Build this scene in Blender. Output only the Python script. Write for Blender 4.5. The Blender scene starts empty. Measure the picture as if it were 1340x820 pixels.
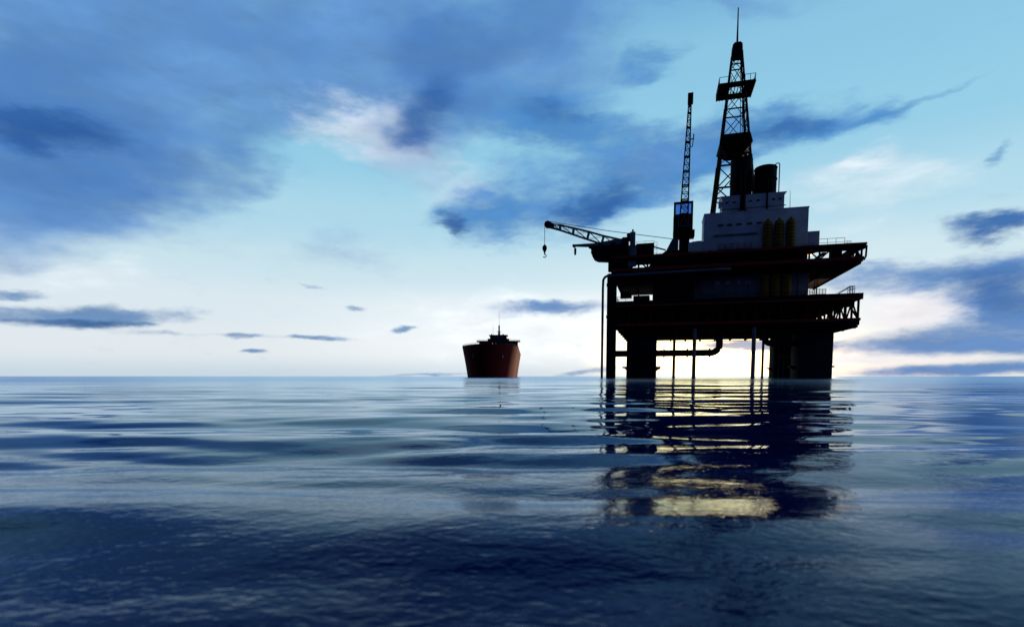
import bpy, bmesh, math, random
import numpy as np
from mathutils import Vector, Matrix
random.seed(7)
scene = bpy.context.scene
COL = scene.collection
R = math.radians

# ------------------------------------------------------------------ materials
def new_mat(name):
    m = bpy.data.materials.new(name); m.use_nodes = True
    nt = m.node_tree
    b = nt.nodes['Principled BSDF']
    return m, nt, b

def paint(name, col, rough=.55, metal=0., spec=.5, rust=.25, rustcol=(.06, .022, .012), scale=.25):
    """weathered paint: broad tone drift, rust blotches and a slight surface bump"""
    m, nt, b = new_mat(name)
    N, L = nt.nodes, nt.links
    tc = N.new('ShaderNodeTexCoord')
    n1 = N.new('ShaderNodeTexNoise'); n1.inputs['Scale'].default_value = scale; n1.inputs['Detail'].default_value = 6
    n2 = N.new('ShaderNodeTexNoise'); n2.inputs['Scale'].default_value = scale*5; n2.inputs['Detail'].default_value = 8; n2.inputs['Roughness'].default_value = .7
    L.new(tc.outputs['Object'], n1.inputs['Vector']); L.new(tc.outputs['Object'], n2.inputs['Vector'])
    mr = N.new('ShaderNodeMapRange'); mr.inputs[1].default_value = .3; mr.inputs[2].default_value = .7; mr.inputs[3].default_value = .75; mr.inputs[4].default_value = 1.15
    L.new(n1.outputs['Fac'], mr.inputs[0])
    sc = N.new('ShaderNodeVectorMath'); sc.operation = 'SCALE'; sc.inputs[0].default_value = col
    L.new(mr.outputs[0], sc.inputs['Scale'])
    rr = N.new('ShaderNodeMapRange'); rr.inputs[1].default_value = .56; rr.inputs[2].default_value = .72; rr.inputs[3].default_value = 0; rr.inputs[4].default_value = rust
    L.new(n2.outputs['Fac'], rr.inputs[0])
    mx = N.new('ShaderNodeMix'); mx.data_type = 'RGBA'
    L.new(rr.outputs[0], mx.inputs['Factor']); L.new(sc.outputs[0], mx.inputs[6]); mx.inputs[7].default_value = (*rustcol, 1)
    L.new(mx.outputs[2], b.inputs['Base Color'])
    bp = N.new('ShaderNodeBump'); bp.inputs['Strength'].default_value = .15; bp.inputs['Distance'].default_value = .05
    L.new(n2.outputs['Fac'], bp.inputs['Height']); L.new(bp.outputs[0], b.inputs['Normal'])
    b.inputs['Specular IOR Level'].default_value = spec; b.inputs['Roughness'].default_value = rough; b.inputs['Metallic'].default_value = metal
    return m

M = {
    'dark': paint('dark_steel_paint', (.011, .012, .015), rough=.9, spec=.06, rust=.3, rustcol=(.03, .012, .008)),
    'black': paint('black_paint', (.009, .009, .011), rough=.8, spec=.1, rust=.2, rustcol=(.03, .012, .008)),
    'red': paint('oxide_red_paint', (.06, .010, .008), rough=.85, spec=.1, rust=.4),
    'beam_red': paint('red_beam_paint', (.32, .035, .022), rough=.8, spec=.15, rust=.5),
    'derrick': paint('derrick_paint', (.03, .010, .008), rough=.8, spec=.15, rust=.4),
    'grey': paint('blue_grey_paint', (.085, .10, .14), rough=.7, spec=.2),
    'pipe': paint('pale_pipe_paint', (.17, .20, .27), rough=.6, spec=.25),
    'white':  paint('white_wall_paint', (.72, .74, .78), rough=.5, rust=.12, rustcol=(.3, .25, .22)),
    'module': paint('grey_wall_paint', (.26, .30, .38), rough=.8, spec=.15, rust=.2),
    'ochre':  paint('ochre_paint', (.30, .18, .022), rough=.8, spec=.2, rust=.75, rustcol=(.06, .03, .012), scale=.5),
    'rustband': paint('rusty_band_paint', (.12, .065, .015), rough=.85, spec=.15, rust=.7),
    'glass':  paint('dark_window_glass', (.012, .016, .025), rough=.12, rust=0),
    'panel':  paint('pale_panel', (.45, .50, .62), rough=.3, rust=.1),
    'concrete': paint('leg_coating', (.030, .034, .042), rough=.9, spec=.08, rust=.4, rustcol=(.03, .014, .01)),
    'hull':   paint('hull_red_paint', (.15, .011, .016), rough=.8, spec=.09, rust=.6, rustcol=(.09, .012, .014), scale=.08),
    'ship':   paint('ship_upperworks_paint', (.03, .034, .045)),
}

def tinted_glass():
    m, nt, b = new_mat('tinted_glass')
    N, L = nt.nodes, nt.links
    t = N.new('ShaderNodeBsdfTransparent'); t.inputs['Color'].default_value = (.30, .46, .80, 1)
    g = N.new('ShaderNodeBsdfGlossy'); g.inputs['Roughness'].default_value = .1
    mx = N.new('ShaderNodeMixShader'); mx.inputs[0].default_value = .07
    L.new(t.outputs[0], mx.inputs[1]); L.new(g.outputs[0], mx.inputs[2]); L.new(mx.outputs[0], N['Material Output'].inputs['Surface'])
    N.remove(b); return m
M['tint'] = tinted_glass()

# ------------------------------------------------------------------ mesh builder
class MB:
    def __init__(s): s.bm = bmesh.new()
    def box(s, x0, x1, y0, y1, z0, z1, bev=0):
        vs = [s.bm.verts.new(c) for c in ((x0,y0,z0),(x1,y0,z0),(x1,y1,z0),(x0,y1,z0),(x0,y0,z1),(x1,y0,z1),(x1,y1,z1),(x0,y1,z1))]
        fs = [s.bm.faces.new([vs[i] for i in f]) for f in ((0,3,2,1),(4,5,6,7),(0,1,5,4),(1,2,6,5),(2,3,7,6),(3,0,4,7))]
        if bev:
            es = list({e for f in fs for e in f.edges})
            bmesh.ops.bevel(s.bm, geom=es, offset=bev, segments=2, profile=.5, affect='EDGES')
        return s
    def prism(s, poly, y0, y1):
        """outline in x,z swept between two depths"""
        a = [s.bm.verts.new((x, y0, z)) for x, z in poly]; b = [s.bm.verts.new((x, y1, z)) for x, z in poly]
        n = len(poly)
        s.bm.faces.new(a); s.bm.faces.new(b[::-1])
        for i in range(n): s.bm.faces.new((a[i], b[i], b[(i+1) % n], a[(i+1) % n]))
        return s
    def tube(s, pts, r, n=8, r1=None, caps=True):
        pts = [Vector(p) for p in pts]; rings = []
        for i, p in enumerate(pts):
            d = (pts[min(i+1, len(pts)-1)] - pts[max(i-1, 0)]).normalized()
            u = d.cross(Vector((0, 0, 1)) if abs(d.z) < .9 else Vector((0, 1, 0))).normalized(); v = d.cross(u)
            rr = r if r1 is None else r + (r1-r)*i/(len(pts)-1)
            rings.append([s.bm.verts.new(p + rr*(math.cos(2*math.pi*k/n)*u + math.sin(2*math.pi*k/n)*v)) for k in range(n)])
        for a, b in zip(rings, rings[1:]):
            for k in range(n): s.bm.faces.new((a[k], a[(k+1) % n], b[(k+1) % n], b[k]))
        if caps: s.bm.faces.new(rings[0][::-1]); s.bm.faces.new(rings[-1])
        return s
    def bar(s, p, q, w): return s.tube([p, q], w*.707, 4)
    def lathe(s, cx, cy, prof, n=28):
        rings = [[s.bm.verts.new((cx + r*math.cos(2*math.pi*k/n), cy + r*math.sin(2*math.pi*k/n), z)) for k in range(n)] for r, z in prof]
        for a, b in zip(rings, rings[1:]):
            for k in range(n): s.bm.faces.new((a[k], a[(k+1) % n], b[(k+1) % n], b[k]))
        s.bm.faces.new(rings[0][::-1]); s.bm.faces.new(rings[-1])
        return s
    def rail(s, pts, h=1.2, step=2.2, w=.07, mids=1):
        pts = [Vector(p) for p in pts]
        up = Vector((0, 0, 1))
        for a, b in zip(pts, pts[1:]):
            for k in range(mids+1):
                o = up*h*(k+1)/(mids+1); s.bar(a+o, b+o, w)
            n = max(1, round((b-a).length/step))
            for i in range(n+1):
                p = a.lerp(b, i/n); s.bar(p, p+up*h, w)
        return s
    def truss(s, a0, b0, z0, z1, n, w=.5, wd=None, cross=False, verts=True):
        """bays of posts and diagonals between two heights along the line a0-b0 (x,y pairs)"""
        wd = wd or w*.8
        for i in range(n+1):
            t = i/n; x = a0[0]+(b0[0]-a0[0])*t; y = a0[1]+(b0[1]-a0[1])*t
            if verts: s.bar((x, y, z0), (x, y, z1), w)
            if i < n:
                t2 = (i+1)/n; x2 = a0[0]+(b0[0]-a0[0])*t2; y2 = a0[1]+(b0[1]-a0[1])*t2
                if cross or i % 2 == 0: s.bar((x, y, z0), (x2, y2, z1), wd)
                if cross or i % 2 == 1: s.bar((x, y, z1), (x2, y2, z0), wd)
        return s
    def build(s, name, mat, parent=None, off=(0, 0, 0), smooth=35):
        bmesh.ops.recalc_face_normals(s.bm, faces=s.bm.faces)
        me = bpy.data.meshes.new(name)
        bmesh.ops.translate(s.bm, verts=s.bm.verts, vec=-Vector(off))
        s.bm.to_mesh(me); s.bm.free()
        me.materials.append(M[mat])
        if smooth:
            me.polygons.foreach_set('use_smooth', [True]*len(me.polygons))
            me.set_sharp_from_angle(angle=R(smooth))
        o = bpy.data.objects.new(name, me); COL.objects.link(o)
        if parent: o.parent = parent
        return o

def tag(o, label=None, cat=None, group=None, kind=None):
    for k, v in (('label', label), ('category', cat), ('group', group), ('kind', kind)):
        if v: o[k] = v
    return o

# platform axes: x along the near long side (to the right), y away from the camera, z up from the sea
ROT = R(15.1); ORG = Vector((130.1, 200.0, 0))
def world(x, y, z): return ORG + Matrix.Rotation(-ROT, 3, 'Z') @ Vector((x, y, z))
class Thing:
    """an Empty at the thing's base; parts are given in platform coordinates"""
    def __init__(s, name, base, label, cat, group=None):
        s.base = base; s.o = bpy.data.objects.new(name, None); COL.objects.link(s.o)
        s.o.location = world(*base); s.o.rotation_euler = (0, 0, -ROT); s.o.empty_display_size = 2
        tag(s.o, label, cat, group)
    def parts(s, name, mbs, mat, parent=None):
        return [s.part(name, m, mat, parent) for m in mbs]
    def part(s, name, mb, mat, parent=None, label=None, smooth=35):
        return tag(mb.build(name, mat, parent or s.o, s.base, smooth), label)
# ------------------------------------------------------------------ oil platform: legs, decks, piping
P = Thing('oil_platform', (-46, 36, 0), 'huge dark two-deck steel oil platform standing on thick legs in the sea', 'oil platform')
XL, XR, YB = -90.2, -2.0, 71.0
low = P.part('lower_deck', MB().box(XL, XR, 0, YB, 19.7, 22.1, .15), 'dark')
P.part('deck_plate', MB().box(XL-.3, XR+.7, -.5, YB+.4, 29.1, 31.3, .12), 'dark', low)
g = MB()
for i in range(13): g.box(XL+1+i*7.2, XL+1.6+i*7.2, 1, YB-1, 18.9, 19.75)
for j in range(6): g.box(XL+.5, XR-.5, 2+j*13.2, 2.7+j*13.2, 18.6, 18.95)
P.part('floor_girders', g, 'dark', low)
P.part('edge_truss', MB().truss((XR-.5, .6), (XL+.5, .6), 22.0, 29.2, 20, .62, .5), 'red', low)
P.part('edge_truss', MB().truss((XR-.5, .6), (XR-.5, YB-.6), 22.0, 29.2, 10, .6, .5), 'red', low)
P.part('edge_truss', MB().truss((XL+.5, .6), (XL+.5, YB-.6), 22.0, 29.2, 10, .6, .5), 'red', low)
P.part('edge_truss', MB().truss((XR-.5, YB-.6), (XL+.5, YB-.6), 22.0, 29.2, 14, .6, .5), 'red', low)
g = MB()
for j in range(11): g.box(XL+1, XR-1, 3+j*6.4, 3.6+j*6.4, 27.3, 29.12)
P.part('ceiling_beams', g, 'dark', low)
P.part('edge_beam', MB().box(XL-.2, XR+.5, -.75, -.5, 28.95, 29.6).box(XL, XR+.2, -.3, -.003, 21.3, 22.3), 'beam_red', low)
P.part('guard_rail', MB().rail([(XL, 0, 31.3), (XL+7, 0, 31.3)], 1.9, 3.4, .1, 2).rail([(XL, 0, 31.3), (XL, YB, 31.3)], 1.7, 3.6, .09, 2), 'grey', low)
P.part('guard_rail', MB().rail([(-58, 0, 31.3), (-18, 0, 31.3)], 1.5, 2.6, .1, 2), 'red', low)
fm = MB()
for i in range(7): fm.bar((-17.2, 8, 31.5+i*.5), (-11.5, 8, 31.5+i*.5), .13)
for i in range(6): fm.bar((-17.2+i*1.14, 8, 31.3), (-17.2+i*1.14, 8, 34.5), .13)
P.part('mesh_fence', fm, 'grey', low)
st = MB()
for y in (1.4, 3.2):
    st.bar((-9.2, y, 31.4), (-5.4, y, 33.7), .16).bar((-9.2, y, 31.9), (-5.4, y, 34.0), .1)
    for i in range(3): st.bar((-5.4+i*.85, y, 31.3), (-5.4+i*.85, y, 34.1), .16)
    st.bar((-5.4, y, 34.1), (-3.7, y, 34.1), .16).bar((-5.4, y, 33.0), (-3.7, y, 33.0), .12)
for i in range(7): st.box(-9+i*.55, -8.6+i*.55, 1.4, 3.2, 31.5+i*.34, 31.6+i*.34)
P.part('stair', st, 'red', low)

YU = 64.0; UL = -92.7
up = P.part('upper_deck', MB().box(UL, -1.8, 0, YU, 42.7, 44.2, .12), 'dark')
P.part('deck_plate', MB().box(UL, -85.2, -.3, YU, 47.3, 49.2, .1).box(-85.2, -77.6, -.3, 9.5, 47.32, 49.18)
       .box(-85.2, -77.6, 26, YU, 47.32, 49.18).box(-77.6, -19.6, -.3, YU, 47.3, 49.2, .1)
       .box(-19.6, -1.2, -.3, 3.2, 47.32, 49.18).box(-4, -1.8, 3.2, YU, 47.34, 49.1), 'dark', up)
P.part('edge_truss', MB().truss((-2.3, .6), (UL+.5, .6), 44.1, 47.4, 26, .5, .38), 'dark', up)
P.part('edge_truss', MB().truss((-2.3, .6), (-2.3, YU-.6), 44.1, 47.4, 14, .55, .42), 'dark', up)
P.part('edge_truss', MB().truss((UL+.5, .6), (UL+.5, YU-.6), 44.1, 47.4, 14, .5, .4), 'dark', up)
P.part('edge_beam', MB().box(UL+.2, -1.0, -.62, -.3, 48.55, 49.35).box(UL+.2, -1.6, -.25, -.003, 43.3, 44.5), 'beam_red', up)
P.part('corner_post', MB().tube([(-1.6, .2, 43.2), (-1.0, .2, 44.4), (-.9, .2, 48.4)], .35, 8), 'dark', up)
gu = MB()
for i in range(13): gu.box(UL+1.2+i*7.4, UL+1.8+i*7.4, 1, YU-1, 42.0, 42.72)
gu.box(UL, -87, YU-8, YU-7, 40.2, 42.7)
P.part('floor_girders', gu, 'dark', up)
P.part('infill_panel', MB().box(-76, -20, 1.4, 1.8, 44.0, 47.4).box(-12.2, -8.4, 1.4, 1.8, 44.0, 47.4).box(-91, -86, 1.4, 1.8, 45.4, 47.4), 'dark', up)
P.part('guard_rail', MB().rail([(-16, 2.6, 49.2), (-7.4, 2.6, 49.2)], 2.9, 2.9, .11, 1).rail([(-7.4, 2.6, 49.2), (-5.3, 2.6, 49.2)], 1.6, 1.05, .1, 2), 'grey', up)
P.part('guard_rail', MB().rail([(-64, .6, 49.2), (-18, .6, 49.2)], 1.1, 3.0, .06, 1), 'dark', up)
P.part('walkway', MB().box(-19.4, -4.2, 30, 32, 47.0, 47.35).box(-14.6, -13.2, 3.4, 30, 46.9, 47.3), 'dark', up)

# cabin walls and machinery between the two decks
md = P.part('module_wall', MB().box(-59.6, -16.2, 14, 58, 31.28, 42.1, .2), 'module')
P.parts('window', [MB().box(x-.8, x+.8, 13.9, 13.98, 38.5, 39.9) for x in (-50.3, -46.4, -42.4, -38.5)], 'panel', md)
P.parts('wall_stiffener', [MB().box(-57+i*4.6, -56.8+i*4.6, 13.8, 13.99, 31.6, 41.8) for i in range(9)], 'grey', md)
for x0, x1, y0, y1, z1, nm in ((-83.9, -77.4, 5, 14, 34.1, 'low'), (-76.2, -70.4, 5.5, 30, 42.6, 'tall'), (-69.2, -60.0, 6, 40, 42.6, 'tall')):
    mb = MB().box(x0, x1, y0, y1, 31.29, z1, .15)
    q = P.part('machinery_housing', mb, 'red' if nm == 'low' else 'dark')
    n = max(2, int((x1-x0)/1.6))
    P.parts('rib', [MB().bar((x0+.2+i*(x1-x0-.4)/n, y0-.06, 31.4), (x0+.2+i*(x1-x0-.4)/n, y0-.06, z1-.2), .16) for i in range(n+1)], 'red' if nm == 'low' else 'black', q)
P.parts('hanging_girder', [MB().box(-76.2, -60, 30.02, 31, 31.4, 42.75), MB().box(-70.6, -69.0, 20, 21, 34.4, 42.75)], 'dark')
P.part('floor_post', MB().tube([(-10.1, 30, 31.3), (-10.1, 30, 42.8)], .17, 8), 'dark')
P.part('floor_post', MB().tube([(-9.2, 30, 31.3), (-9.2, 30, 42.8)], .17, 8), 'dark')

# four great legs
for x in (-80.35, -14.05):
    for y in (14.1, 60.2):
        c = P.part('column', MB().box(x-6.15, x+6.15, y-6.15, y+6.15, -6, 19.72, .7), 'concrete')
        for sx in (-1, 1):
            a, b = sorted((x+sx*6.1, x+sx*8.1))
            P.part('fender_bracket', MB().prism([(x+sx*6.1, 5.0), (x+sx*8.1, 5.0), (x+sx*8.1, 4.4), (x+sx*7.2, 4.3), (x+sx*6.1, 3.3)], y-1.4, y+1.4), 'black', c)
        P.parts('weld_band', [MB().box(x-6.2, x+6.2, y-6.2, y+6.2, 6+i*5, 6.14+i*5) for i in range(3)], 'dark', c)
cl = P.part('corner_leg', MB().tube([(-92.5, 2.2, -6), (-92.5, 2.2, 42.8)], 2.0, 20), 'dark')
P.parts('bracket', [MB().box(-90.7, -88.5, 1.2, 3.2, 38.9, 39.7), MB().box(-90.8, -89.9, 1.2, 3.2, 19.9, 31.2)], 'dark', cl)
P.parts('clamp_ring', [MB().tube([(-92.5, 2.2, z), (-92.5, 2.2, z+1.1)], 2.25, 20) for z in (37.9, 24.9)], 'dark', cl)

def arc(c, u, v, r, n=8):
    c, u, v = Vector(c), Vector(u), Vector(v)
    return [c + r*(math.cos(t)*u + math.sin(t)*v) for t in (math.pi/2*i/n for i in range(n+1))]
# slim riser with the long conduit along the edge of the upper deck
path = [(-96.1, 1.2, -5), (-96.1, 1.2, 20), (-96.1, 1.2, 37)] + arc((-94.1, .1, 39.9), (-1, .5, 0), (0, 0, 1), 1.9) + [(-90, -.95, 41.7), (-70, -1.15, 41.9), (-52, -1.15, 42.1), (-48.6, -1.15, 42.1), (-47.6, -.4, 42.2), (-47.2, .8, 42.3)]
P.part('conduit', MB().tube(path, .5, 12), 'pipe')
mp = P.part('main_pipe', MB().tube([(-91.2, 3.2, 10.2), (-53.2, 3.2, 10.2)] + arc((-53.2, 3.2, 13.4), (0, 0, -1), (1, 0, 0), 3.2)[1:] + [(-50, 3.2, 19.9)], 1.32, 18), 'dark')
for x in (-71.2, -62.1, -53.6):
    P.part('flange', MB().tube([(x-.28, 3.2, 10.2), (x+.28, 3.2, 10.2)], 1.8, 20), 'dark', mp)
for x, r, mt in ((-67.3, .56, 'concrete'), (-59.6, .74, 'pipe'), (-37.7, .78, 'pipe'), (-34.3, .46, 'concrete')):
    P.part('riser', MB().tube([(x, .9, -5), (x, .9, 19.8)], r, 14), mt)
P.part('elbow_pipe', MB().tube([(-32.6, 11, 19.8), (-32.6, 11, 17.2)] + arc((-29.4, 11, 17.2), (-1, 0, 0), (0, 0, -1), 3.2)[1:] + [(-20.1, 11, 14.0)], 1.25, 16), 'dark')
for x in (-18.2, -16.3, -13.2): P.part('column_conduit', MB().tube([(x, 53.6, -4), (x, 53.6, 19.8)], .34, 10), 'grey')
P.part('leg_platform', MB().box(-17.9, -13.6, 51.8, 53.9, 9.4, 9.75).rail([(-17.9, 51.9, 9.7), (-13.6, 51.9, 9.7)], 1.0, 1.4, .07), 'ochre')

# ------------------------------------------------------------------ white accommodation block on the upper deck
A = Thing('accommodation_block', (-37, 14, 49.2), 'stepped white cabin block with small dark windows standing on the upper deck', 'building')
mw = A.part('main_wall', MB().box(-56.6, -18.6, 8, 20.5, 49.18, 65.7, .12), 'white')
A.part('side_annex', MB().box(-18.62, -14.5, 8.05, 18, 49.17, 56.5, .1), 'white')
A.part('side_annex', MB().box(-62.3, -56.55, 8.3, 17, 49.17, 55.2, .1), 'white')
A.part('roof_lip', MB().box(-56.75, -18.45, 7.85, 20.65, 65.55, 65.95), 'white', mw)
for x in (-50.4, -47.0, -43.5, -39.7, -36.0):
    wf = A.part('window', MB().box(x-1.0, x+1.0, 7.9, 8.02, 60.5, 61.35), 'grey', mw)
    A.part('pane', MB().box(x-.88, x+.88, 7.86, 7.905, 60.6, 61.25), 'glass', wf)
A.part('ledge', MB().box(-53, -36.8, 7.1, 8.01, 57.0, 57.3).box(-53, -36.8, 7.1, 7.2, 56.7, 57.0), 'module', mw)
A.part('balcony', MB().box(-51, -39, 6.4, 8.01, 50.9, 51.15).rail([(-51, 6.5, 51.1), (-39, 6.5, 51.1)], 2.0, 2.3, .12, 1), 'black', mw)
A.part('door', MB().box(-55.0, -53.6, 7.92, 8.02, 49.3, 51.5), 'grey', mw)
tr = A.part('upper_tier', MB().prism([(-49.8, 65.7), (-26.9, 65.7), (-26.9, 71.9), (-25.9, 73.0), (-50.6, 73.0), (-49.8, 71.9)], 10.6, 19.6), 'white')
for i, x in enumerate((-48, -45.3, -39.2, -36.4, -30.8, -28.4)):
    A.part('window', MB().box(x-.55, x+.55, 10.5, 10.62, 70.0, 70.7), 'glass', tr)
A.part('ledge', MB().box(-50.5, -26.3, 10.2, 10.61, 67.6, 67.85), 'module', tr)
A.part('roof_vent', MB().box(-51.0, -49.7, 11.5, 13.5, 69.0, 71.2, .1), 'white', tr)
A.part('antenna', MB().tube([(-25.0, 9.5, 65.7), (-25.1, 9.5, 72.9)], .12, 6, .05), 'dark')
A.parts('roof_box', [MB().box(-61, -58, 10.7, 13, 55.19, 56.0, .15), MB().box(-59.5, -57.2, 9, 10.5, 55.19, 55.7, .1)], 'module')

# ochre cylinders: three on the upper deck, three between the decks
for x, pos in zip((-33.4, -29.3, -25.2), ('leftmost', 'middle', 'rightmost')):
    t = Thing('storage_cylinder', (x, 5.8, 49.2), pos + ' of three upright ochre cylinders standing before the white cabin block', 'cylinder', 'ochre cylinders on the platform')
    b_ = t.part('shell', MB().lathe(x, 5.8, [(1.5, 49.2), (1.6, 49.5), (1.6, 59.7), (1.5, 60.4), (1.15, 60.9), (.5, 61.2)]), 'ochre')
    t.parts('hoop', [MB().lathe(x, 5.8, [(1.61, 50.1+i*1.25), (1.72, 50.15+i*1.25), (1.72, 50.4+i*1.25), (1.61, 50.45+i*1.25)], 24) for i in range(8)], 'rustband', b_)
    t.part('valve', MB().lathe(x, 5.8, [(.28, 61.15), (.28, 61.4), (.5, 61.45), (.5, 61.6)], 12), 'dark')
for x, pos in zip((-32.6, -28.6, -24.6), ('leftmost', 'middle', 'rightmost')):
    t = Thing('storage_cylinder', (x, 11.8, 31.3), pos + ' of three shadowed ochre cylinders between the two decks', 'cylinder', 'ochre cylinders on the platform')
    t.part('shell', MB().lathe(x, 11.8, [(1.5, 31.3), (1.6, 31.6), (1.6, 40.4), (1.3, 41.3), (.5, 41.6)]), 'ochre')
    t.part('valve', MB().lathe(x, 11.8, [(.28, 41.5), (.28, 41.8), (.5, 41.85), (.5, 42.0)], 12), 'dark')

# black tanks on the cabin roof
for x, z1, lab in ((-42.4, 88.2, 'taller black tank standing on the white block in front of the derrick'), (-33.3, 84.3, 'shorter black tank with a bent vent pipe on the white block')):
    t = Thing('storage_tank', (x, 15, 73), lab, 'tank', 'black tanks on the cabin roof')
    s_ = t.part('shell', MB().lathe(x, 15, [(4.1, 73.01), (4.15, 73.3), (4.15, z1-.5), (4.1, z1-.2), (3.6, z1), (.5, z1+.25)], 36), 'black')
    t.part('hoop', MB().lathe(x, 15, [(4.16, 79.0), (4.4, 79.05), (4.4, 79.35), (4.16, 79.4)], 36), 'dark', s_)
    t.part('hoop', MB().lathe(x, 15, [(4.16, z1-.9), (4.32, z1-.85), (4.32, z1-.55), (4.16, z1-.5)], 36), 'dark', s_)
    if x > -40:
        t.part('vent_pipe', MB().tube([(-29.9, 14, 84.0), (-29.9, 14, 84.6)] + [(-29.15+.75*math.cos(a), 14, 84.6+.6*math.sin(a)) for a in (math.pi*(1-i/8) for i in range(1, 9))] + [(-28.4, 14, 73.1)], .2, 8), 'grey')
        t.part('drain_pipe', MB().tube([(-33.2, 10.6, 80.0), (-33.2, 10.2, 79.4), (-33.2, 10.2, 66.2), (-33.2, 9.6, 65.95)], .32, 10), 'black')
    else:
        t.part('ladder', MB().bar((x+1.5, 10.55, 73.1), (x+1.5, 10.7, z1), .12).bar((x+2.2, 10.75, 73.1), (x+2.2, 10.9, z1), .12), 'dark')
t = Thing('exhaust_pipe', (-42.2, 9.0, 65.9), 'thick black upright exhaust pipe on the white block before the taller tank', 'pipe')
t.part('stack', MB().lathe(-42.2, 9.4, [(1.0, 66.2), (1.0, 81.2), (1.12, 81.3), (1.12, 82.0), (.9, 82.0), (.9, 81)], 20), 'black')
t.part('base_flange', MB().box(-44.2, -40.6, 8.1, 10.4, 65.93, 66.4, .08), 'black')

# ------------------------------------------------------------------ derrick
D = Thing('derrick', (-43.3, 32, 49.2), 'tall tapering lattice drilling derrick rising highest behind the tanks', 'derrick')
DX, DY = -43.5, 32
def hw(z): return 1.75 + .092*(140-z)
def cn(z, sx, sy): return Vector((DX+sx*hw(z), DY+sy*hw(z), z))
for sx in (-1, 1):
    for sy in (-1, 1):
        D.part('leg', MB().bar(cn(49.2, sx, sy), cn(94, sx, sy), 1.0).bar(cn(94, sx, sy), cn(118, sx, sy), .7).bar(cn(118, sx, sy), cn(138.6, sx, sy), .5), 'derrick')
lev = [49.2, 65, 81.0, 94.7, 103.4, 114.3, 123.6, 133.2, 137.6]
for sx0, sy0, sx1, sy1 in ((-1, -1, 1, -1), (1, -1, 1, 1), (1, 1, -1, 1), (-1, 1, -1, -1)):
    m_ = MB()
    for i, z in enumerate(lev):
        k = .6 if z < 100 else .45
        m_.bar(cn(z, sx0, sy0), cn(z, sx1, sy1), k)
        if i < len(lev)-1:
            z2 = lev[i+1]
            if z2-z > 3.2:
                wd = .36 if z < 90 else .22
                m_.bar(cn(z, sx0, sy0), cn(z2, sx1, sy1), wd); m_.bar(cn(z, sx1, sy1), cn(z2, sx0, sy0), wd)
    D.part('bracing', m_, 'derrick')
m_ = MB()
z0, z1 = 94.9, 103.2
h0, h1 = hw(z0)+.75, hw(z1)+.6
vv = [m_.bm.verts.new((DX+sx*h, DY+sy*h, z)) for z, h in ((95.6, h0-3.4), (z0+4.2, h0), (z1, h1)) for sx, sy in ((-1,-1),(1,-1),(1,1),(-1,1))]
for r_ in (0, 4):
    for i in range(4): m_.bm.faces.new((vv[r_+i], vv[r_+(i+1) % 4], vv[r_+4+(i+1) % 4], vv[r_+4+i]))
m_.bm.faces.new(vv[0:4]); m_.bm.faces.new(vv[8:12])
D.part('wind_wall', m_, 'black')
mbp = D.part('monkey_board', MB().box(-50.9, -36.6, 25, 29.0, 123.4, 123.8).box(-50.9, -46.9, 29, 39.5, 123.4, 123.8).box(-40.1, -36.6, 29, 39.5, 123.4, 123.8).box(-46.9, -40.1, 36.0, 39.5, 123.4, 123.8), 'dark')
jm = MB()
for i in range(12): jm.box(-50.8+i*1.28, -50.5+i*1.28, 25.1, 39.4, 123.1, 123.39)
D.part('joist', jm, 'dark', mbp)
D.part('guard_rail', MB().rail([(-50.8, 25.1, 123.8), (-50.8, 39.4, 123.8), (-36.7, 39.4, 123.8), (-36.7, 25.1, 123.8)], 2.4, 3.6, .16, 1).rail([(-50.8, 25.1, 123.8), (-46.2, 25.1, 123.8)], 2.4, 4.6, .16, 0).rail([(-40.8, 25.1, 123.8), (-36.7, 25.1, 123.8)], 2.4, 2.2, .16, 0), 'dark', mbp)
D.part('crown_block', MB().prism([(DX-2.15, 138), (DX+2.15, 138), (DX+1.95, 141.4), (DX+1.2, 142.3), (DX-1.2, 142.3), (DX-1.95, 141.4)], DY-2, DY+2).box(DX-2.3, DX+2.3, DY-2.3, DY+2.3, 136.9, 138.1), 'black')
D.part('mast', MB().tube([(DX, DY, 142.2), (DX, DY, 148), (DX, DY, 157.2)], .42, 8, .22), 'derrick')
D.part('ladder', MB().bar((DX+2.8, DY-9, 50), (DX+1.2, DY-2.2, 137), .18).bar((DX+3.6, DY-9, 50), (DX+1.9, DY-2.2, 137), .18), 'derrick')

# ------------------------------------------------------------------ tower crane with stowed upright boom
T = Thing('tower_crane', (-64, 15, 49.2), 'slender lattice crane boom standing upright on a black cab left of the derrick', 'crane')
ped = T.part('pedestal', MB().lathe(-63.9, 15, [(2.6, 49.2), (2.5, 51), (2.1, 51.4), (2.1, 57.6), (2.7, 59.2), (2.7, 60)], 24), 'black')
cab = T.part('cab', MB().box(-68.4, -60.7, 13, 18.5, 59.0, 68.0, .12), 'black')
T.parts('ballast', [MB().box(-61.6, -59.9, 12.6, 18, 58.6, 61.4, .15), MB().box(-68.5, -66, 12.7, 16, 59.2, 61.6, .12)], 'dark', cab)
T.part('gantry', MB().box(-68.4, -67.6, 13.2, 14, 68, 73).box(-61.5, -60.7, 13.2, 14, 68, 73).box(-68.4, -60.7, 13.2, 14, 72.2, 73.02), 'black')
T.part('gantry_window', MB().box(-67.6, -61.5, 13.55, 13.65, 68.01, 72.19), 'tint')
T.part('a_frame', MB().bar((-66.2, 12.9, 63), (-64.4, 12.9, 67.4), .22).bar((-62.6, 12.9, 63), (-64.4, 12.9, 67.4), .22).bar((-66.4, 12.9, 63), (-62.4, 12.9, 63), .25).bar((-66.4, 12.9, 63), (-66.2, 12.9, 68), .2).bar((-62.4, 12.9, 63), (-62.6, 12.9, 68), .2), 'pipe')
bm_ = MB()
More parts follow.
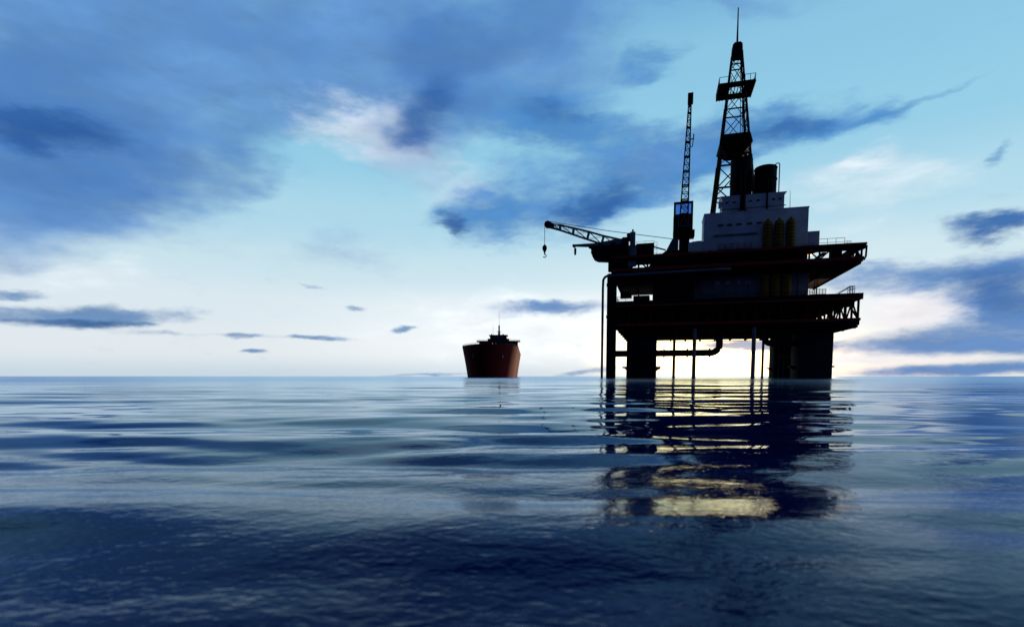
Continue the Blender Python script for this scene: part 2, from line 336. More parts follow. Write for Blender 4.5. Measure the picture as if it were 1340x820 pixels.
def bc(t, sx, sy):
    z = 67.5+t*(111-67.5); w_ = 1.55*(1-t)+.5*t
    return Vector((-64.3+t*1.25+sx*w_, 12.4+t*1.0+sy*w_*.8, z))
nb = 15
for sx in (-1, 1):
    for sy in (-1, 1): bm_.bar(bc(0, sx, sy), bc(1, sx, sy), .34)
for i in range(nb+1):
    t0 = i/nb
    for a_, b_ in (((-1,-1),(1,-1)), ((1,-1),(1,1)), ((1,1),(-1,1)), ((-1,1),(-1,-1))):
        bm_.bar(bc(t0, *a_), bc(t0, *b_), .42 if i % 2 == 0 else .22)
        if i < nb: bm_.bar(bc(t0, *(a_ if i % 2 else b_)), bc((i+1)/nb, *(b_ if i % 2 else a_)), .16)
boom = T.part('boom', bm_, 'black')
T.part('head_block', MB().box(-63.9, -61.8, 12.4, 14.2, 111.6, 115.7, .1).bar((-63.1, 13.4, 110.6), (-63.1, 13.4, 112), .9), 'black', boom)
T.part('side_bracket', MB().bar((-62.9, 12.6, 97.4), (-61.3, 12.6, 97.4), .35).bar((-61.3, 12.6, 97.2), (-61.3, 12.6, 99.4), .3).bar((-61.4, 12.6, 97.2), (-61.7, 12.6, 94.4), .25).bar((-62.9, 12.6, 94.4), (-61.7, 12.6, 94.4), .22), 'black', boom)
T.part('base_housing', MB().prism([(-71.4, 49.2), (-71.4, 51.9), (-68.8, 57.0), (-66.4, 57.2), (-66.4, 49.2)], 8, 13), 'grey')
T.part('deck_hatch', MB().prism([(-74.6, 49.2), (-71.3, 51.8), (-66, 51.8), (-61, 50.6), (-61, 49.2)], 5.5, 7.9), 'black')

# ------------------------------------------------------------------ pedestal crane reaching out over the left edge
Cn = Thing('pedestal_crane', (-84.4, 2, 49.2), 'lattice boom crane reaching left over the sea with a hanging hook', 'crane')
post = Cn.part('king_post', MB().box(-85.45, -83.35, .6, 2.8, 50.5, 59.0, .12).box(-84.75, -84.05, 1.3, 2.1, 58.9, 60.1, .08), 'pipe')
Cn.part('post_base', MB().box(-86.0, -82.9, .1, 3.4, 49.21, 53.6, .1), 'pipe', post)
Cn.part('sheave', MB().tube([(-86.0, 1.4, 58.0), (-86.0, 2.6, 58.0)], .85, 16).box(-86.5, -85.46, 1.3, 2.6, 55.6, 57.5), 'black', post)
Cn.part('post_foot', MB().box(-86.0, -82.8, .05, .55, 45.0, 47.2), 'pipe', post)
bt = [(-117.7, 65.05), (-114.5, 64.6), (-108.8, 62.9), (-102.4, 61.0), (-96.3, 58.9), (-91.0, 57.4), (-86.3, 56.0)]
bb = [(-118.6, 63.8), (-114.9, 62.6), (-109.3, 60.4), (-103.2, 58.0), (-97.2, 55.7), (-91.6, 55.0), (-86.4, 54.6)]
bo = MB()
for y in (3.0, 5.0):
    for a_, b_ in zip(bt, bt[1:]): bo.bar((a_[0], y, a_[1]), (b_[0], y, b_[1]), .3)
    for a_, b_ in zip(bb, bb[1:]): bo.bar((a_[0], y, a_[1]), (b_[0], y, b_[1]), .34)
    for i in range(len(bt)-1):
        bo.bar((bt[i][0], y, bt[i][1]), (bb[i+1][0], y, bb[i+1][1]), .14)
        bo.bar((bb[i][0], y, bb[i][1]), (bt[i+1][0], y, bt[i+1][1]), .11)
for (a_, b_) in zip(bt, bb):
    bo.bar((a_[0], 3, a_[1]), (a_[0], 5, a_[1]), .26).bar((b_[0], 3, b_[1]), (b_[0], 5, b_[1]), .26)
for (a_, b_) in list(zip(bt, bb))[1:6]:
    for y in (3, 5): bo.bar((a_[0], y, a_[1]), (b_[0], y, b_[1]), .5)
boom = Cn.part('boom', bo, 'pipe')
tip = Cn.part('tip_sheave', MB().tube([(-120.0, 3.2, 65.2), (-120.0, 4.8, 65.2)], 1.45, 22).prism([(-120.2, 63.9), (-117.4, 63.2), (-117.2, 65.3), (-119.6, 66.4)], 3.4, 4.6), 'black', boom)
Cn.part('boom_cable', MB().tube([(-120.2, 4, 66.6), (-94, 4.6, 60.9), (-68.9, 5.5, 56.3)], .13, 6), 'black')
Cn.part('hoist_cable', MB().tube([(-121.35, 4, 65.2), (-121.35, 4, 56.6)], .11, 6), 'black')
hk = Cn.part('hook_block', MB().lathe(-121.35, 4, [(.25, 56.9), (.85, 56.3), (1.05, 55.4), (.8, 54.6), (.3, 53.7), (.28, 52.9)], 14), 'black')
Cn.part('hook', MB().tube([(-121.35, 4, 53.0)] + [(-121.3+.62*math.cos(a), 4, 52.2+.62*math.sin(a)) for a in (math.pi*(.5-i/8) for i in range(0, 12))], .2, 8), 'black', hk)
body = Cn.part('machinery_house', MB().prism([(-101.6, 54.2), (-100.9, 52.2), (-101.1, 51.6), (-100.4, 49.8), (-98.8, 49.0), (-93.8, 48.55), (-90.8, 49.25), (-85.9, 49.25), (-85.9, 54.4), (-92, 54.0)], -.4, 7.6), 'black')
Cn.parts('top_frame', [MB().box(-98, -96.5, .4, 1.4, 53.4, 55), MB().box(-93, -91.5, .4, 1.4, 53.6, 55.2), MB().box(-88.5, -86.2, .4, 1.55, 54.1, 57.0)], 'black', body)
Cn.part('turntable', MB().lathe(-92.2, 4.6, [(2.2, 44.3), (2.2, 48), (3.2, 48.6), (3.2, 49.3)], 24), 'dark')
# short jib with its own hook, hung on the same turntable
jb = Cn.part('short_jib', MB().prism([(-108.6, 55.0), (-100.9, 54.3), (-85.9, 53.9), (-85.9, 57.0), (-90.5, 56.8), (-99.8, 55.7), (-108.6, 55.7)], 1.6, 2.9).tube([(-108.5, 1.5, 55.2), (-108.5, 3.0, 55.2)], .6, 14), 'pipe')
Cn.part('jib_hook', MB().tube([(-108.0, 2.2, 55), (-108.0, 2.2, 54.2)], .2, 8).lathe(-107.9, 2.2, [(.42, 54.2), (.5, 53.8), (.45, 51.7), (.2, 51.4)], 12), 'black', jb)
Cn.part('jib_clamp', MB().tube([(-101.8, 1.5, 54.3), (-101.8, 3, 54.3)], .55, 12), 'black', jb)

B = Thing('winch_house', (-79.6, 5, 49.2), 'black box-shaped winch house with a top rail right of the crane post', 'winch house')
w0 = B.part('wall', MB().box(-83.0, -76.0, 3, 8.5, 49.21, 54.7, .1), 'black')
B.parts('wall_rib', [MB().bar((-82.7+i*.92, 2.93, 49.4), (-82.7+i*.92, 2.93, 54.5), .1) for i in range(8)], 'dark', w0)
B.part('roof_rail', MB().rail([(-83.0, 3.1, 54.7), (-76.0, 3.1, 54.7), (-76, 8.4, 54.7)], .8, 3.4, .09, 0), 'grey')
B.part('side_stair', MB().rail([(-76, 4, 49.3), (-74.8, 4, 49.3)], 5.8, .9, .09, 3).bar((-76, 4, 53.2), (-71.4, 4, 51.7), .42).rail([(-75, 4.4, 49.3), (-72, 4.4, 49.3)], 1.3, 1.2, .08), 'grey')
# ------------------------------------------------------------------ tanker seen from the bow
S = bpy.data.objects.new('tanker_ship', None); COL.objects.link(S)
S.location = (-15.6, 345, 0); S.rotation_euler = (0, 0, R(-1.7)); S.empty_display_size = 4
tag(S, 'dark red tanker ship seen bow-on at anchor left of the oil platform', 'ship')
def loft():
    # stations along the hull from bow (y=0) aft; sections flare from the waterline to the sheer
    bm = bmesh.new()
    Ls = 175.; st = [0, .12, .4, .9, 1.6, 2.5, 3.7, 5.2, 7, 9.3, 12, 15.5, 20, 25, 30, 36, 50, 80, 120, 150, 165, 173]
    ts = [0, .08, .2, .35, .5, .65, .8, .92, 1.]
    rows = []
    for y in st:
        u = min(1, max(0, (y+.02)/27.)); dk = 19.2*(1-(1-u)**2)**.5
        u2 = min(1, max(0, (y+.02)/34.)); wl = 15.6*(1-(1-u2)**2)**.5 if u2 > 0 else 0
        aft = 1 - .35*max(0, (y-150)/23.)**2
        sheer = 20.6 + .9*max(0, 1-y/40.)**2
        row = []
        for s in (-1, 1):
            side = []
            for t in ts:
                z = -5 + t*(sheer+5)
                f = t**1.25
                b = (wl*(1-f) + dk*f)*aft
                rake = 2.2*(1-t)*max(0, 1-y/12.)
                side.append((s*b, y+rake, z))
            row.append(side)
        rows.append(row[0][::-1] + row[1])
    V = [[bm.verts.new(p) for p in r] for r in rows]
    for a, b in zip(V, V[1:]):
        for i in range(len(a)-1): bm.faces.new((a[i], a[i+1], b[i+1], b[i]))
    bm.faces.new(V[-1]); bm.faces.new(V[0][::-1])
    for a, b in zip(V, V[1:]): bm.faces.new((a[0], b[0], b[-1], a[-1]))
    bmesh.ops.remove_doubles(bm, verts=bm.verts, dist=.001)
    return bm
h = MB(); h.bm.free(); h.bm = loft()
hull = h.build('hull', 'hull', S, smooth=60)
ra = MB()
rb = [(-19.2*(1-(1-min(1, (y+.02)/27.))**2)**.5, y) for y in (0.3, 1, 2.5, 5, 9, 14, 20, 30, 60)]
pts = [(x*.985, y+.3, 20.6+.9*max(0, 1-y/40.)**2) for x, y in rb]
ra.rail(pts[::-1] + [(-x, y, z) for x, y, z in pts], .9, 3, .1, 1)
ra.build('bulwark_rail', 'ship', S)
MB().box(-2.6, 2.6, 8, 13, 21.0, 22.4, .1).tube([(-4.5, 6, 21), (-4.5, 6, 22.3)], .5, 10).tube([(4.5, 6, 21), (4.5, 6, 22.3)], .5, 10).build('windlass', 'ship', S)
for s in (-1, 1):
    MB().tube([(s*9.2, 2.6, 15.5), (s*9.6, 2.1, 12.6)], .28, 8).tube([(s*8.6, 2.1, 12.3), (s*9.6, 2.0, 11.6), (s*10.8, 2.6, 12.5)], .3, 8).build('anchor', 'ship', S)
hs = MB().box(-17, 17, 128, 150, 20.3, 30.6, .3).box(-9.5, 9.5, 128.2, 149, 30.59, 33.5, .3).build('deckhouse', 'ship', S)
br = MB().box(-7.4, 7.4, 127, 139, 33.4, 35.9, .2).build('bridge', 'ship', S)
MB().box(-19, 19, 126.5, 130.5, 30.5, 31.6, .1).rail([(-18.8, 126.7, 31.6), (-8, 126.7, 31.6)], 1.0, 2.4, .1).rail([(8, 126.7, 31.6), (18.8, 126.7, 31.6)], 1.0, 2.4, .1).build('bridge_wing', 'ship', S)
MB().box(-8.2, 8.2, 126.5, 139.5, 35.85, 36.6, .1).tube([(-6, 130, 36.5), (-6, 130, 37.5)], .6, 10).tube([(4, 129, 36.5), (4, 129, 37.3)], .8, 10).build('bridge_roof', 'ship', br)
for i in range(6): MB().box(-7.0+i*2.4, -5.0+i*2.4, 126.9, 127.02, 34.1, 35.4).build('window', 'glass', br)
rm = MB().lathe(.4, 132, [(1.2, 36.5), (.9, 39.5), (.7, 40.5), (.7, 44.5), (.4, 45.5)], 12).bar((-1.6, 132, 39.9), (2.2, 132, 39.9), .35).build('radar_mast', 'ship', S)
MB().tube([(.4, 132, 45.4), (.4, 132, 57.5)], .13, 6, .07).build('antenna', 'ship', rm)
MB().tube([(-5, 134, 36.5), (-5, 134, 46)], .1, 6, .06).build('antenna', 'ship', br)
MB().prism([(-3, 33.4), (3, 33.4), (2.4, 36.8), (-2.4, 36.8)], 143, 149).build('funnel', 'ship', S)
# ------------------------------------------------------------------ sea
def make_water():
    H0 = .85
    rs = np.concatenate([np.linspace(.05, .5, 6)[:-1], np.exp(np.linspace(math.log(.5), math.log(500), 900)), np.exp(np.linspace(math.log(520), math.log(14000), 40))])
    az = np.concatenate([np.radians(np.arange(-64, 64.01, .16)), np.radians(np.arange(67, 294, 4.))])
    nr, na = len(rs), len(az)
    Rr, Az = np.meshgrid(rs, az, indexing='ij')
    X = Rr*np.sin(Az); Y = Rr*np.cos(Az); Z = np.zeros_like(X)
    rng = np.random.default_rng(WSEED)
    step = np.gradient(rs)[:, None]
    # slow patches of livelier and calmer water
    patch = .5+.5*np.sin(X*.21+Y*.13+1.3)*np.sin(X*-.09+Y*.24+.4)
    for lam in WAVES:
        l, slope, spread, n = lam
        for _ in range(n):
            L = l*rng.uniform(.8, 1.3); th = rng.normal(0, spread); k = 2*math.pi/L
            # keep waves the mesh can carry; farther out they fade into the longer swell
            att = np.clip((L/(step*8))-.5, 0, 1)
            a = slope/math.sqrt(n)/k*1.414*rng.uniform(.6, 1.4)
            ph = k*(X*math.sin(th)+Y*math.cos(th)) + rng.uniform(0, 6.283)
            ph = ph + .55*np.sin(X*k*.23+Y*k*.11+rng.uniform(0, 6.28)) + .35*np.sin(X*k*-.13+Y*k*.31+rng.uniform(0, 6.28))
            s = np.sin(ph)
            Z += att*a*(s + .18*np.cos(2*ph))*(.65+.7*patch)
    far = np.clip((1500-Rr)/1200, 0, 1); Z *= far
    co = np.stack([X, Y, Z], -1).reshape(-1, 3)
    co = np.concatenate([co, [[0, 0, 0]]])
    ii, jj = np.meshgrid(np.arange(nr-1), np.arange(na), indexing='ij')
    j2 = (jj+1) % na
    q = np.stack([ii*na+jj, ii*na+j2, (ii+1)*na+j2, (ii+1)*na+jj], -1).reshape(-1, 4)
    tri = np.stack([np.full(na, nr*na), np.arange(na), (np.arange(na)+1) % na], -1)[:, ::-1]
    me = bpy.data.meshes.new('water')
    me.vertices.add(len(co)); me.vertices.foreach_set('co', co.astype(np.float32).ravel())
    nq, nt_ = len(q), len(tri)
    me.loops.add(nq*4+nt_*3); me.loops.foreach_set('vertex_index', np.concatenate([q.ravel(), tri.ravel()]).astype(np.int32))
    me.polygons.add(nq+nt_)
    ls = np.concatenate([np.arange(nq)*4, nq*4+np.arange(nt_)*3]).astype(np.int32)
    me.polygons.foreach_set('loop_start', ls)
    me.polygons.foreach_set('use_smooth', np.ones(nq+nt_, dtype=bool))
    me.update(calc_edges=True); me.validate()
    m, nt, b = new_mat('sea_water')
    N, L = nt.nodes, nt.links
    tc = N.new('ShaderNodeTexCoord')
    ln = N.new('ShaderNodeVectorMath'); ln.operation = 'LENGTH'; L.new(tc.outputs['Object'], ln.inputs[0])
    def fade(r0, r1, v0, v1):
        f = N.new('ShaderNodeMapRange'); f.inputs[1].default_value = r0; f.inputs[2].default_value = r1; f.inputs[3].default_value = v0; f.inputs[4].default_value = v1
        L.new(ln.outputs['Value'], f.inputs[0]); return f.outputs[0]
    mp = N.new('ShaderNodeMapping'); mp.inputs['Scale'].default_value = (.6, 1, 1); L.new(tc.outputs['Object'], mp.inputs['Vector'])
    mp.inputs['Rotation'].default_value = (0, 0, R(12))
    prev = None
    for sc, det, dist, fd in RIPPLES:
        n = N.new('ShaderNodeTexNoise'); n.inputs['Scale'].default_value = sc; n.inputs['Detail'].default_value = det; n.inputs['Distortion'].default_value = .5
        L.new(mp.outputs[0], n.inputs['Vector'])
        bp = N.new('ShaderNodeBump'); bp.inputs['Distance'].default_value = dist
        L.new(fade(*fd), bp.inputs['Strength'])   # fine ripples ease off where they are too small to tell apart
        L.new(n.outputs['Fac'], bp.inputs['Height'])
        if prev: L.new(prev.outputs[0], bp.inputs['Normal'])
        prev = bp
    nrm = prev.outputs[0]
    N.remove(b)
    df = N.new('ShaderNodeBsdfDiffuse'); df.inputs['Color'].default_value = (.0012, .013, .115, 1)
    gl = N.new('ShaderNodeBsdfGlossy'); gl.inputs['Color'].default_value = (.70, .86, 1, 1)
    L.new(fade(10, 120, .03, .24), gl.inputs['Roughness'])   # ripples too small for the mesh far out count as roughness
    fr = N.new('ShaderNodeFresnel'); fr.inputs['IOR'].default_value = 1.23
    for q in (gl, fr): L.new(nrm, q.inputs['Normal'])
    mx = N.new('ShaderNodeMixShader'); L.new(fr.outputs[0], mx.inputs[0]); L.new(df.outputs[0], mx.inputs[1]); L.new(gl.outputs[0], mx.inputs[2])
    L.new(mx.outputs[0], N['Material Output'].inputs['Surface'])
    me.materials.append(m)
    o = bpy.data.objects.new('water', me); COL.objects.link(o)
    tag(o, kind='structure')
    return o
WSEED = 42
#        length, rms slope, spread, count
WAVES = [(16, .008, .15, 4), (7, .012, .22, 5), (3.6, .034, .20, 6), (1.8, .042, .22, 7), (.85, .020, .32, 8), (.4, .010, .5, 10), (.2, .008, .7, 12)]
RIPPLES = [(9., 2., .008, (2, 9, 1, .04)), (24., 3., .0055, (1.5, 7, 1, .03))]
water = make_water()

# ------------------------------------------------------------------ sky
SUN_AZ, SUN_EL = 29.3, 3.6
def make_world():
    w = bpy.data.worlds.new('World'); scene.world = w; w.use_nodes = True
    w.cycles.sampling_method = 'MANUAL'; w.cycles.sample_map_resolution = 256
    nt = w.node_tree; N, L = nt.nodes, nt.links
    for n in list(N): N.remove(n)
    out = N.new('ShaderNodeOutputWorld'); bg = N.new('ShaderNodeBackground'); bg.inputs['Strength'].default_value = .1
    L.new(bg.outputs[0], out.inputs['Surface'])
    def val(s, v):
        if hasattr(v, 'is_output'): L.new(v, s)
        else: s.default_value = v
    def math_(op, a, b=None, clamp=False):
        n = N.new('ShaderNodeMath'); n.operation = op; n.use_clamp = clamp; val(n.inputs[0], a)
        if b is not None: val(n.inputs[1], b)
        return n.outputs[0]
    def vec(op, a, b=None):
        n = N.new('ShaderNodeVectorMath'); n.operation = op; val(n.inputs[0], a)
        if b is not None: val(n.inputs[1], b)
        return n.outputs['Value'] if op in ('LENGTH', 'DOT_PRODUCT') else n.outputs[0]
    def scale(a, f):
        n = N.new('ShaderNodeVectorMath'); n.operation = 'SCALE'; val(n.inputs[0], a); val(n.inputs['Scale'], f); return n.outputs[0]
    def mix(f, a, b, mode='MIX'):
        n = N.new('ShaderNodeMix'); n.data_type = 'RGBA'; n.blend_type = mode; n.clamp_factor = True
        val(n.inputs['Factor'], f); val(n.inputs[6], a); val(n.inputs[7], b); return n.outputs[2]
    def mr(v, a, b, c=0., d=1., smooth=True):
        n = N.new('ShaderNodeMapRange'); n.interpolation_type = 'SMOOTHSTEP' if smooth else 'LINEAR'
        val(n.inputs[0], v); n.inputs[1].default_value = a; n.inputs[2].default_value = b; n.inputs[3].default_value = c; n.inputs[4].default_value = d
        return n.outputs[0]
    def noise(v, s, det=8, ro=.55, col=False, dist=0.):
        n = N.new('ShaderNodeTexNoise'); n.inputs['Scale'].default_value = s; n.inputs['Detail'].default_value = det; n.inputs['Roughness'].default_value = ro; n.inputs['Distortion'].default_value = dist
        val(n.inputs['Vector'], v); return n.outputs['Color' if col else 'Fac']
    tc = N.new('ShaderNodeTexCoord'); D = tc.outputs['Generated']
    sp = N.new('ShaderNodeSeparateXYZ'); L.new(D, sp.inputs[0])
    az = math_('MULTIPLY', math_('ARCTAN2', sp.outputs[0], sp.outputs[1]), 57.29578)
    el = math_('MULTIPLY', math_('ARCSINE', sp.outputs[2]), 57.29578)
    cb = N.new('ShaderNodeCombineXYZ'); L.new(az, cb.inputs[0]); L.new(el, cb.inputs[1]); AE = cb.outputs[0]
    # noise domains: cloud sheet (streaks gather at the horizon) and a wispy warp
    st = vec('MULTIPLY', AE, (.06, .13, 1))
    wv = vec('SUBTRACT', noise(st, 1.3, 3, .6, True), (.5, .5, .5))
    wf = vec('SUBTRACT', noise(vec('MULTIPLY', AE, (.2, .5, 1)), 1.0, 6, .62, True), (.5, .5, .5))
    elw = mr(el, 0, 16, .12, 1)
    ws = N.new('ShaderNodeCombineXYZ'); L.new(math_('MULTIPLY', elw, 15.), ws.inputs[0]); L.new(math_('MULTIPLY', elw, 9.), ws.inputs[1])
    ws2 = N.new('ShaderNodeCombineXYZ'); ws2.inputs[0].default_value = 4.5; L.new(mr(el, 0, 14, .8, 3.4), ws2.inputs[1])
    fine = vec('MULTIPLY', wf, ws2.outputs[0]); broad = vec('MULTIPLY', wv, ws.outputs[0])
    W1 = vec('MULTIPLY', vec('ADD', AE, vec('ADD', broad, fine)), (1, 1, 0))
    W2 = vec('MULTIPLY', vec('ADD', AE, vec('ADD', scale(broad, .4), fine)), (1, 1, 0))
    tex = noise(vec('ADD', vec('MULTIPLY', AE, (.10, .26, 1)), scale(wv, .5)), 1.0, 5, .6)
    tex2 = noise(vec('ADD', vec('MULTIPLY', AE, (.28, .75, 1)), scale(wf, .6)), 1.0, 7, .64)
    mpn = N.new('ShaderNodeMapping'); mpn.inputs['Rotation'].default_value = (0, 0, R(-24)); mpn.inputs['Scale'].default_value = (.13, .42, 1); L.new(vec('ADD', AE, scale(fine, .5)), mpn.inputs['Vector'])
    lean = math_('ADD', math_('MULTIPLY', noise(mpn.outputs[0], 1.0, 5, .54), .6), math_('MULTIPLY', tex2, .4))

    def blob(a0, e0, sa, se, rot, op, soft, dom):
        m = N.new('ShaderNodeMapping'); m.vector_type = 'TEXTURE'
        m.inputs['Location'].default_value = (a0, e0, 0); m.inputs['Rotation'].default_value = (0, 0, R(rot)); m.inputs['Scale'].default_value = (sa, se, 1)
        L.new(dom, m.inputs['Vector'])
        return mr(vec('LENGTH', m.outputs[0]), 1.0, 1.0-soft, 0, op)
    def layer(items, dom):
        acc = None
        for it in items:
            b = blob(*it, dom)
            acc = b if acc is None else math_('SUBTRACT', math_('ADD', acc, b), math_('MULTIPLY', acc, b))
        return acc
    # clear-sky colour by elevation, blended with the physical sky
    rp = N.new('ShaderNodeValToRGB'); cr = rp.color_ramp; cr.interpolation = 'EASE'
    def lin(c): return tuple(((v/255+.055)/1.055)**2.4 if v > 10 else v/255/12.92 for v in c)
    stops = SKY_RAMP
    while len(cr.elements) < len(stops): cr.elements.new(.5)
    for e_, (p, c) in zip(cr.elements, stops):
        e_.position = p/90; e_.color = (*lin(c), 1)
    L.new(math_('DIVIDE', el, 90.), rp.inputs[0])
    base = scale(rp.outputs[0], 10.)
    ns = N.new('ShaderNodeTexSky'); ns.sky_type = 'NISHITA'; ns.sun_disc = False; ns.sun_elevation = R(SUN_EL); ns.sun_rotation = R(SUN_AZ); ns.altitude = 0; ns.air_density = 1.0; ns.dust_density = .6; ns.ozone_density = 3
    base = mix(.12, base, ns.outputs[0])
    shade = mr(lean, .32, .68, .82, 1.18, False)
    col = base
    for nm, items, rgb, dom, texmod in SKY_LAYERS:
        if nm == 'glow':   # light gathers towards the hidden low sun, behind the darker clouds
            for b_ in GLOWS:
                col = mix(blob(*b_[0], AE), col, vec('MULTIPLY', col, b_[1]))
            continue
        f = layer(items, {'W': W1, 'V': W2, 'A': AE}[dom])
        if texmod:
            t = {'tex': tex, 'tex2': tex2, 'lean': lean}[texmod[0]]
            f = mr(math_('ADD', f, math_('MULTIPLY', math_('SUBTRACT', t, .5), texmod[1])), texmod[2], texmod[3], 0, texmod[4])
        c = tuple(v*10 for v in lin(rgb[:3])) + (1,)
        if len(rgb) > 3: c = tuple(v*rgb[3] for v in c[:3]) + (1,)
        col = mix(f, col, scale(c[:3], shade))
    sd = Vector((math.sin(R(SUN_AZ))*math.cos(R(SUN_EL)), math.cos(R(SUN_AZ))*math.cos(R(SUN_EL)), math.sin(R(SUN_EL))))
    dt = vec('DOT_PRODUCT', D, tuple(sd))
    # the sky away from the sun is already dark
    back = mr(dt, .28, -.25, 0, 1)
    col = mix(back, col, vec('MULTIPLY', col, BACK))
    # below the horizon: sea tone
    col = mix(mr(el, 0, -2), col, (.02, .06, .18, 1))
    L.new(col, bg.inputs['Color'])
    return w
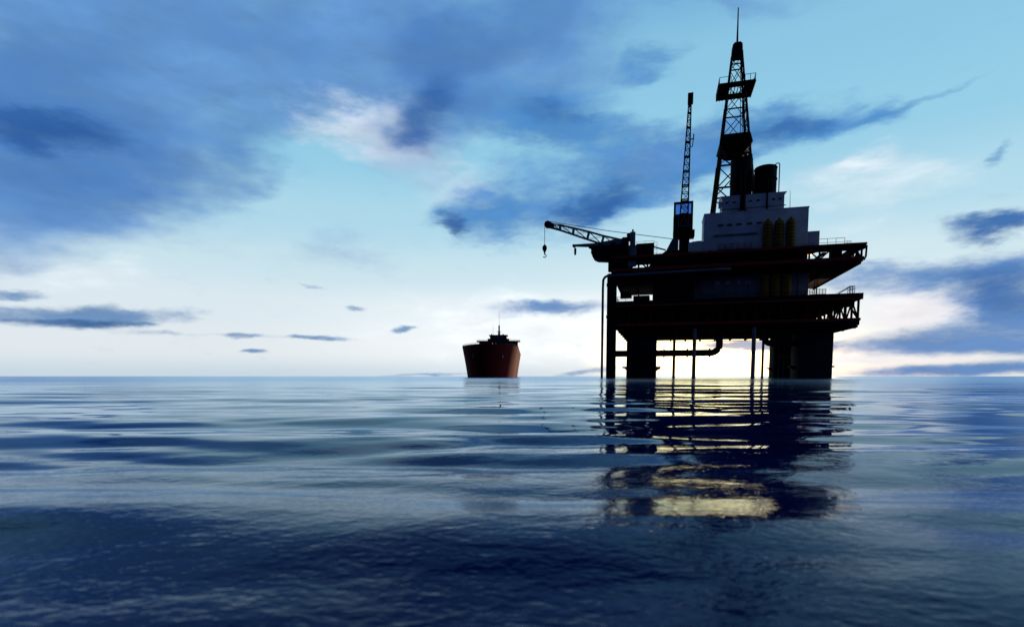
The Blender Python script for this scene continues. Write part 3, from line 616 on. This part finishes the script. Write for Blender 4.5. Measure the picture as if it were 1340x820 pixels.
# cloud masses as directions: azimuth, elevation, half sizes, tilt (degrees), cover, softness
SKY_RAMP = [(0, (208, 227, 240)), (2.5, (236, 244, 250)), (7, (230, 243, 251)), (10.5, (212, 238, 248)), (15, (184, 227, 245)), (21, (156, 215, 241)), (28, (146, 207, 237)), (34, (120, 182, 226)), (40, (26, 64, 138)), (50, (9, 26, 74)), (90, (5, 14, 42))]
SKY_LAYERS = [
    ('veil', [
        (-36.65, 24.54, 24.47, 14.2, 15.0, 0.97, 0.95),
        (-15.12, 29.33, 30.59, 12.69, -1.5, 0.92, 0.95),
        (-40.01, 15.39, 20.04, 10.1, 11.7, 0.92, 0.95),
        (2.33, 28.49, 20.08, 8.87, 14.2, 0.65, 0.95),
        (11.39, 32.85, 29.12, 2.01, -4.9, 0.6, 0.9),
        (-18.46, 12.03, 14.32, 4.24, 3.8, 0.3, 0.95),
    ], (98, 146, 204), 'W', ('tex', 0.9, 0.08, 0.95, 0.95)),
    ('pale', [
        (2.42, 4.96, 28.37, 7.51, -0.2, 0.95, 0.95),
        (-13.08, 23.15, 13.62, 5.13, -9.0, 0.8, 0.95),
        (-37.52, 8.17, 12.18, 2.43, 6.1, 0.6, 0.9),
        (15.35, 20.74, 11.8, 3.37, 15.0, 0.9, 0.95),
        (-5.51, 19.01, 10.94, 4.08, 10.4, 0.5, 0.95),
        (33.5, 15.51, 14.94, 6.74, 3.7, 0.6, 0.95),
        (30.57, 18.09, 7.92, 2.44, 2.5, 0.55, 0.95),
    ], (232, 241, 248), 'W', ('lean', 1.3, 0.2, 1.05, 0.9)),
    ('glow', [
    ], (0, 0, 0), 'A', None),
    ('slate', [
        (-7.74, 27.14, 10.17, 14.68, -43.2, 0.85, 0.95),
        (-24.98, 20.5, 8.85, 5.69, 50.6, 0.6, 0.95),
        (-38.47, 17.9, 15.87, 8.1, 6.3, 0.95, 0.95),
        (-39.5, 24.18, 13.29, 4.7, 25.7, 0.65, 0.95),
        (-24.63, 28.91, 14.64, 4.27, -1.5, 0.5, 0.95),
        (2.31, 31.79, 16.23, 4.94, 13.1, 0.6, 0.95),
    ], (72, 120, 184), 'W', ('lean', 1.3, 0.15, 1.05, 0.85)),
    ('mid', [
        (4.3, 23.95, 16.26, 5.64, -8.0, 0.95, 0.95),
        (-2.38, 16.64, 11.01, 6.03, 13.2, 0.95, 0.95),
        (10.16, 18.61, 16.72, 5.32, 20.9, 1.0, 0.95),
        (24.29, 21.68, 11.16, 3.74, 7.3, 1.0, 0.95),
        (17.53, 20.08, 10.91, 4.15, 12.8, 1.0, 0.95),
        (13.33, 28.53, 6.96, 2.34, 10.1, 0.7, 0.95),
        (34.24, 22.1, 12.09, 1.01, 4.3, 0.4, 0.95),
        (37.76, 22.14, 9.12, 0.65, 4.3, 0.35, 0.95),
        (40.96, 16.78, 1.9, 1.23, 45.5, 0.75, 0.95),
        (32.11, 21.5, 4.93, 1.46, -2.2, 0.6, 0.95),
    ], (76, 136, 198), 'V', ('lean', 1.5, 0.2, 1.0, 0.95)),
    ('dark', [
        (-39.86, 18.1, 10.09, 2.97, 5.9, 0.95, 0.95),
        (-6.01, 14.93, 2.76, 2.81, -57.7, 0.95, 0.95),
        (-8.92, 24.68, 4.41, 8.14, -53.7, 0.75, 0.95),
        (8.64, 17.17, 9.67, 2.74, 20.7, 0.85, 0.95),
        (3.9, 24.89, 9.32, 2.46, -7.8, 0.6, 0.95),
        (25.56, 21.83, 6.65, 1.85, 7.8, 0.7, 0.95),
    ], (40, 88, 156), 'V', ('lean', 1.3, 0.25, 1.0, 0.85)),
    ('cream', [
        (36.37, 5.59, 5.49, 2.52, -4.1, 0.95, 0.95),
        (32.44, 1.63, 6.92, 0.88, -1.0, 0.9, 0.9),
    ], (243, 238, 243), 'V', ('tex2', 0.9, 0.1, 1.0, 0.9)),
    ('low', [
        (40.41, 7.84, 13.04, 3.29, -4.0, 0.95, 0.95),
        (43.23, 4.78, 7.72, 4.01, -4.4, 1.0, 0.9),
        (39.5, 2.85, 14.02, 1.85, -2.3, 1.0, 0.85),
        (39.37, 0.56, 12.62, 0.94, 2.1, 0.97, 0.85),
        (31.57, 8.57, 7.58, 2.61, -5.1, 0.6, 0.95),
        (4.01, 7.07, 11.15, 1.56, 1.5, 0.9, 0.95),
        (24.95, 2.92, 11.28, 1.09, -1.3, 0.97, 0.75),
    ], (80, 130, 190), 'V', ('tex2', 0.9, 0.15, 1.0, 0.92)),
    ('lowdark', [
        (42.31, 6.01, 6.62, 3.45, -5.4, 0.65, 0.95),
        (41.32, 7.85, 7.28, 1.72, -6.8, 0.5, 0.95),
    ], (48, 94, 158), 'V', ('tex2', 0.9, 0.2, 1.0, 0.75)),
    ('lens', [
        (41.36, 11.32, 5.09, 1.93, -2.1, 1.0, 0.95),
        (42.0, 11.6, 3.03, 1.12, -2.5, 0.5, 0.95),
    ], (48, 102, 168), 'V', ('lean', 1.3, 0.2, 1.05, 0.95)),
    ('streaks', [
        (-38.66, 4.93, 11.31, 1.36, 2.6, 1.0, 0.75),
        (-42.28, 6.42, 3.53, 0.63, 5.8, 0.85, 0.9),
        (-26.23, 3.89, 3.25, 0.5, 1.9, 0.95, 0.9),
        (-19.75, 3.85, 5.35, 0.49, 0.3, 0.95, 0.9),
        (-25.63, 2.4, 2.37, 0.33, 1.1, 0.9, 0.9),
        (-11.14, 4.87, 2.02, 0.54, 5.9, 0.95, 0.85),
        (-16.26, 6.59, 1.46, 0.61, -13.5, 0.7, 0.9),
        (-20.54, 8.75, 1.38, 0.44, -12.5, 0.5, 0.9),
        (-32.92, 3.77, 6.8, 0.47, 0.1, 0.5, 0.9),
        (21.52, 3.81, 13.93, 0.44, -1.5, 0.3, 0.9),
        (8.05, 0.48, 5.55, 0.64, 8.0, 0.75, 0.85),
        (-8.85, 0.16, 10.27, 0.28, 2.0, 0.6, 0.85),
    ], (92, 136, 186), 'V', ('tex2', 1.5, 0.1, 1.15, 0.92)),
    ('streakdark', [
        (-38.69, 4.44, 8.82, 0.68, 1.0, 0.75, 0.95),
    ], (52, 92, 146), 'V', ('tex2', 0.9, 0.2, 0.9, 0.85)),
]
GLOWS = [
    ((17.92, 4.73, 25.95, 9.03, -1.4, 0.7, 1.0), (1.22, 1.18, 1.12)),
    ((20.51, 2.26, 14.15, 5.63, -0.8, 1.0, 1.0), (5.6, 4.0, 1.8)),
    ((-2.42, 4.17, 28.4, 7.14, 0.2, 0.7, 1.0), (1.25, 1.2, 1.16)),
]
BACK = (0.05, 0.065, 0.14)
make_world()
sun = bpy.data.lights.new('sun', 'SUN'); sun.energy = 2.0; sun.angle = R(.6); sun.color = (1, .58, .36)
so = bpy.data.objects.new('sun', sun); COL.objects.link(so)
sdir = Vector((math.sin(R(SUN_AZ))*math.cos(R(SUN_EL)), math.cos(R(SUN_AZ))*math.cos(R(SUN_EL)), math.sin(R(SUN_EL))))
so.rotation_euler = sdir.to_track_quat('Z', 'Y').to_euler(); so.location = sdir*900

cam = bpy.data.cameras.new('camera'); co = bpy.data.objects.new('camera', cam); COL.objects.link(co)
co.location = (0, 0, .85); co.rotation_euler = (R(90-4.5), 0, 0)
cam.sensor_width = 36; cam.lens = 36*704/1340; cam.shift_y = (492+704*math.tan(R(4.5))-410)/1340
cam.clip_start = .05; cam.clip_end = 40000
cam.dof.use_dof = True; cam.dof.focus_distance = 220; cam.dof.aperture_fstop = 1.25
scene.camera = co
scene.view_settings.view_transform = 'Standard'; scene.view_settings.look = 'None'; scene.view_settings.exposure = 0; scene.view_settings.gamma = 1
scene.view_settings.use_curve_mapping = False
scene.cycles.use_denoising = True
scene.cycles.max_bounces = 6
scene.cycles.caustics_reflective = False; scene.cycles.caustics_refractive = False
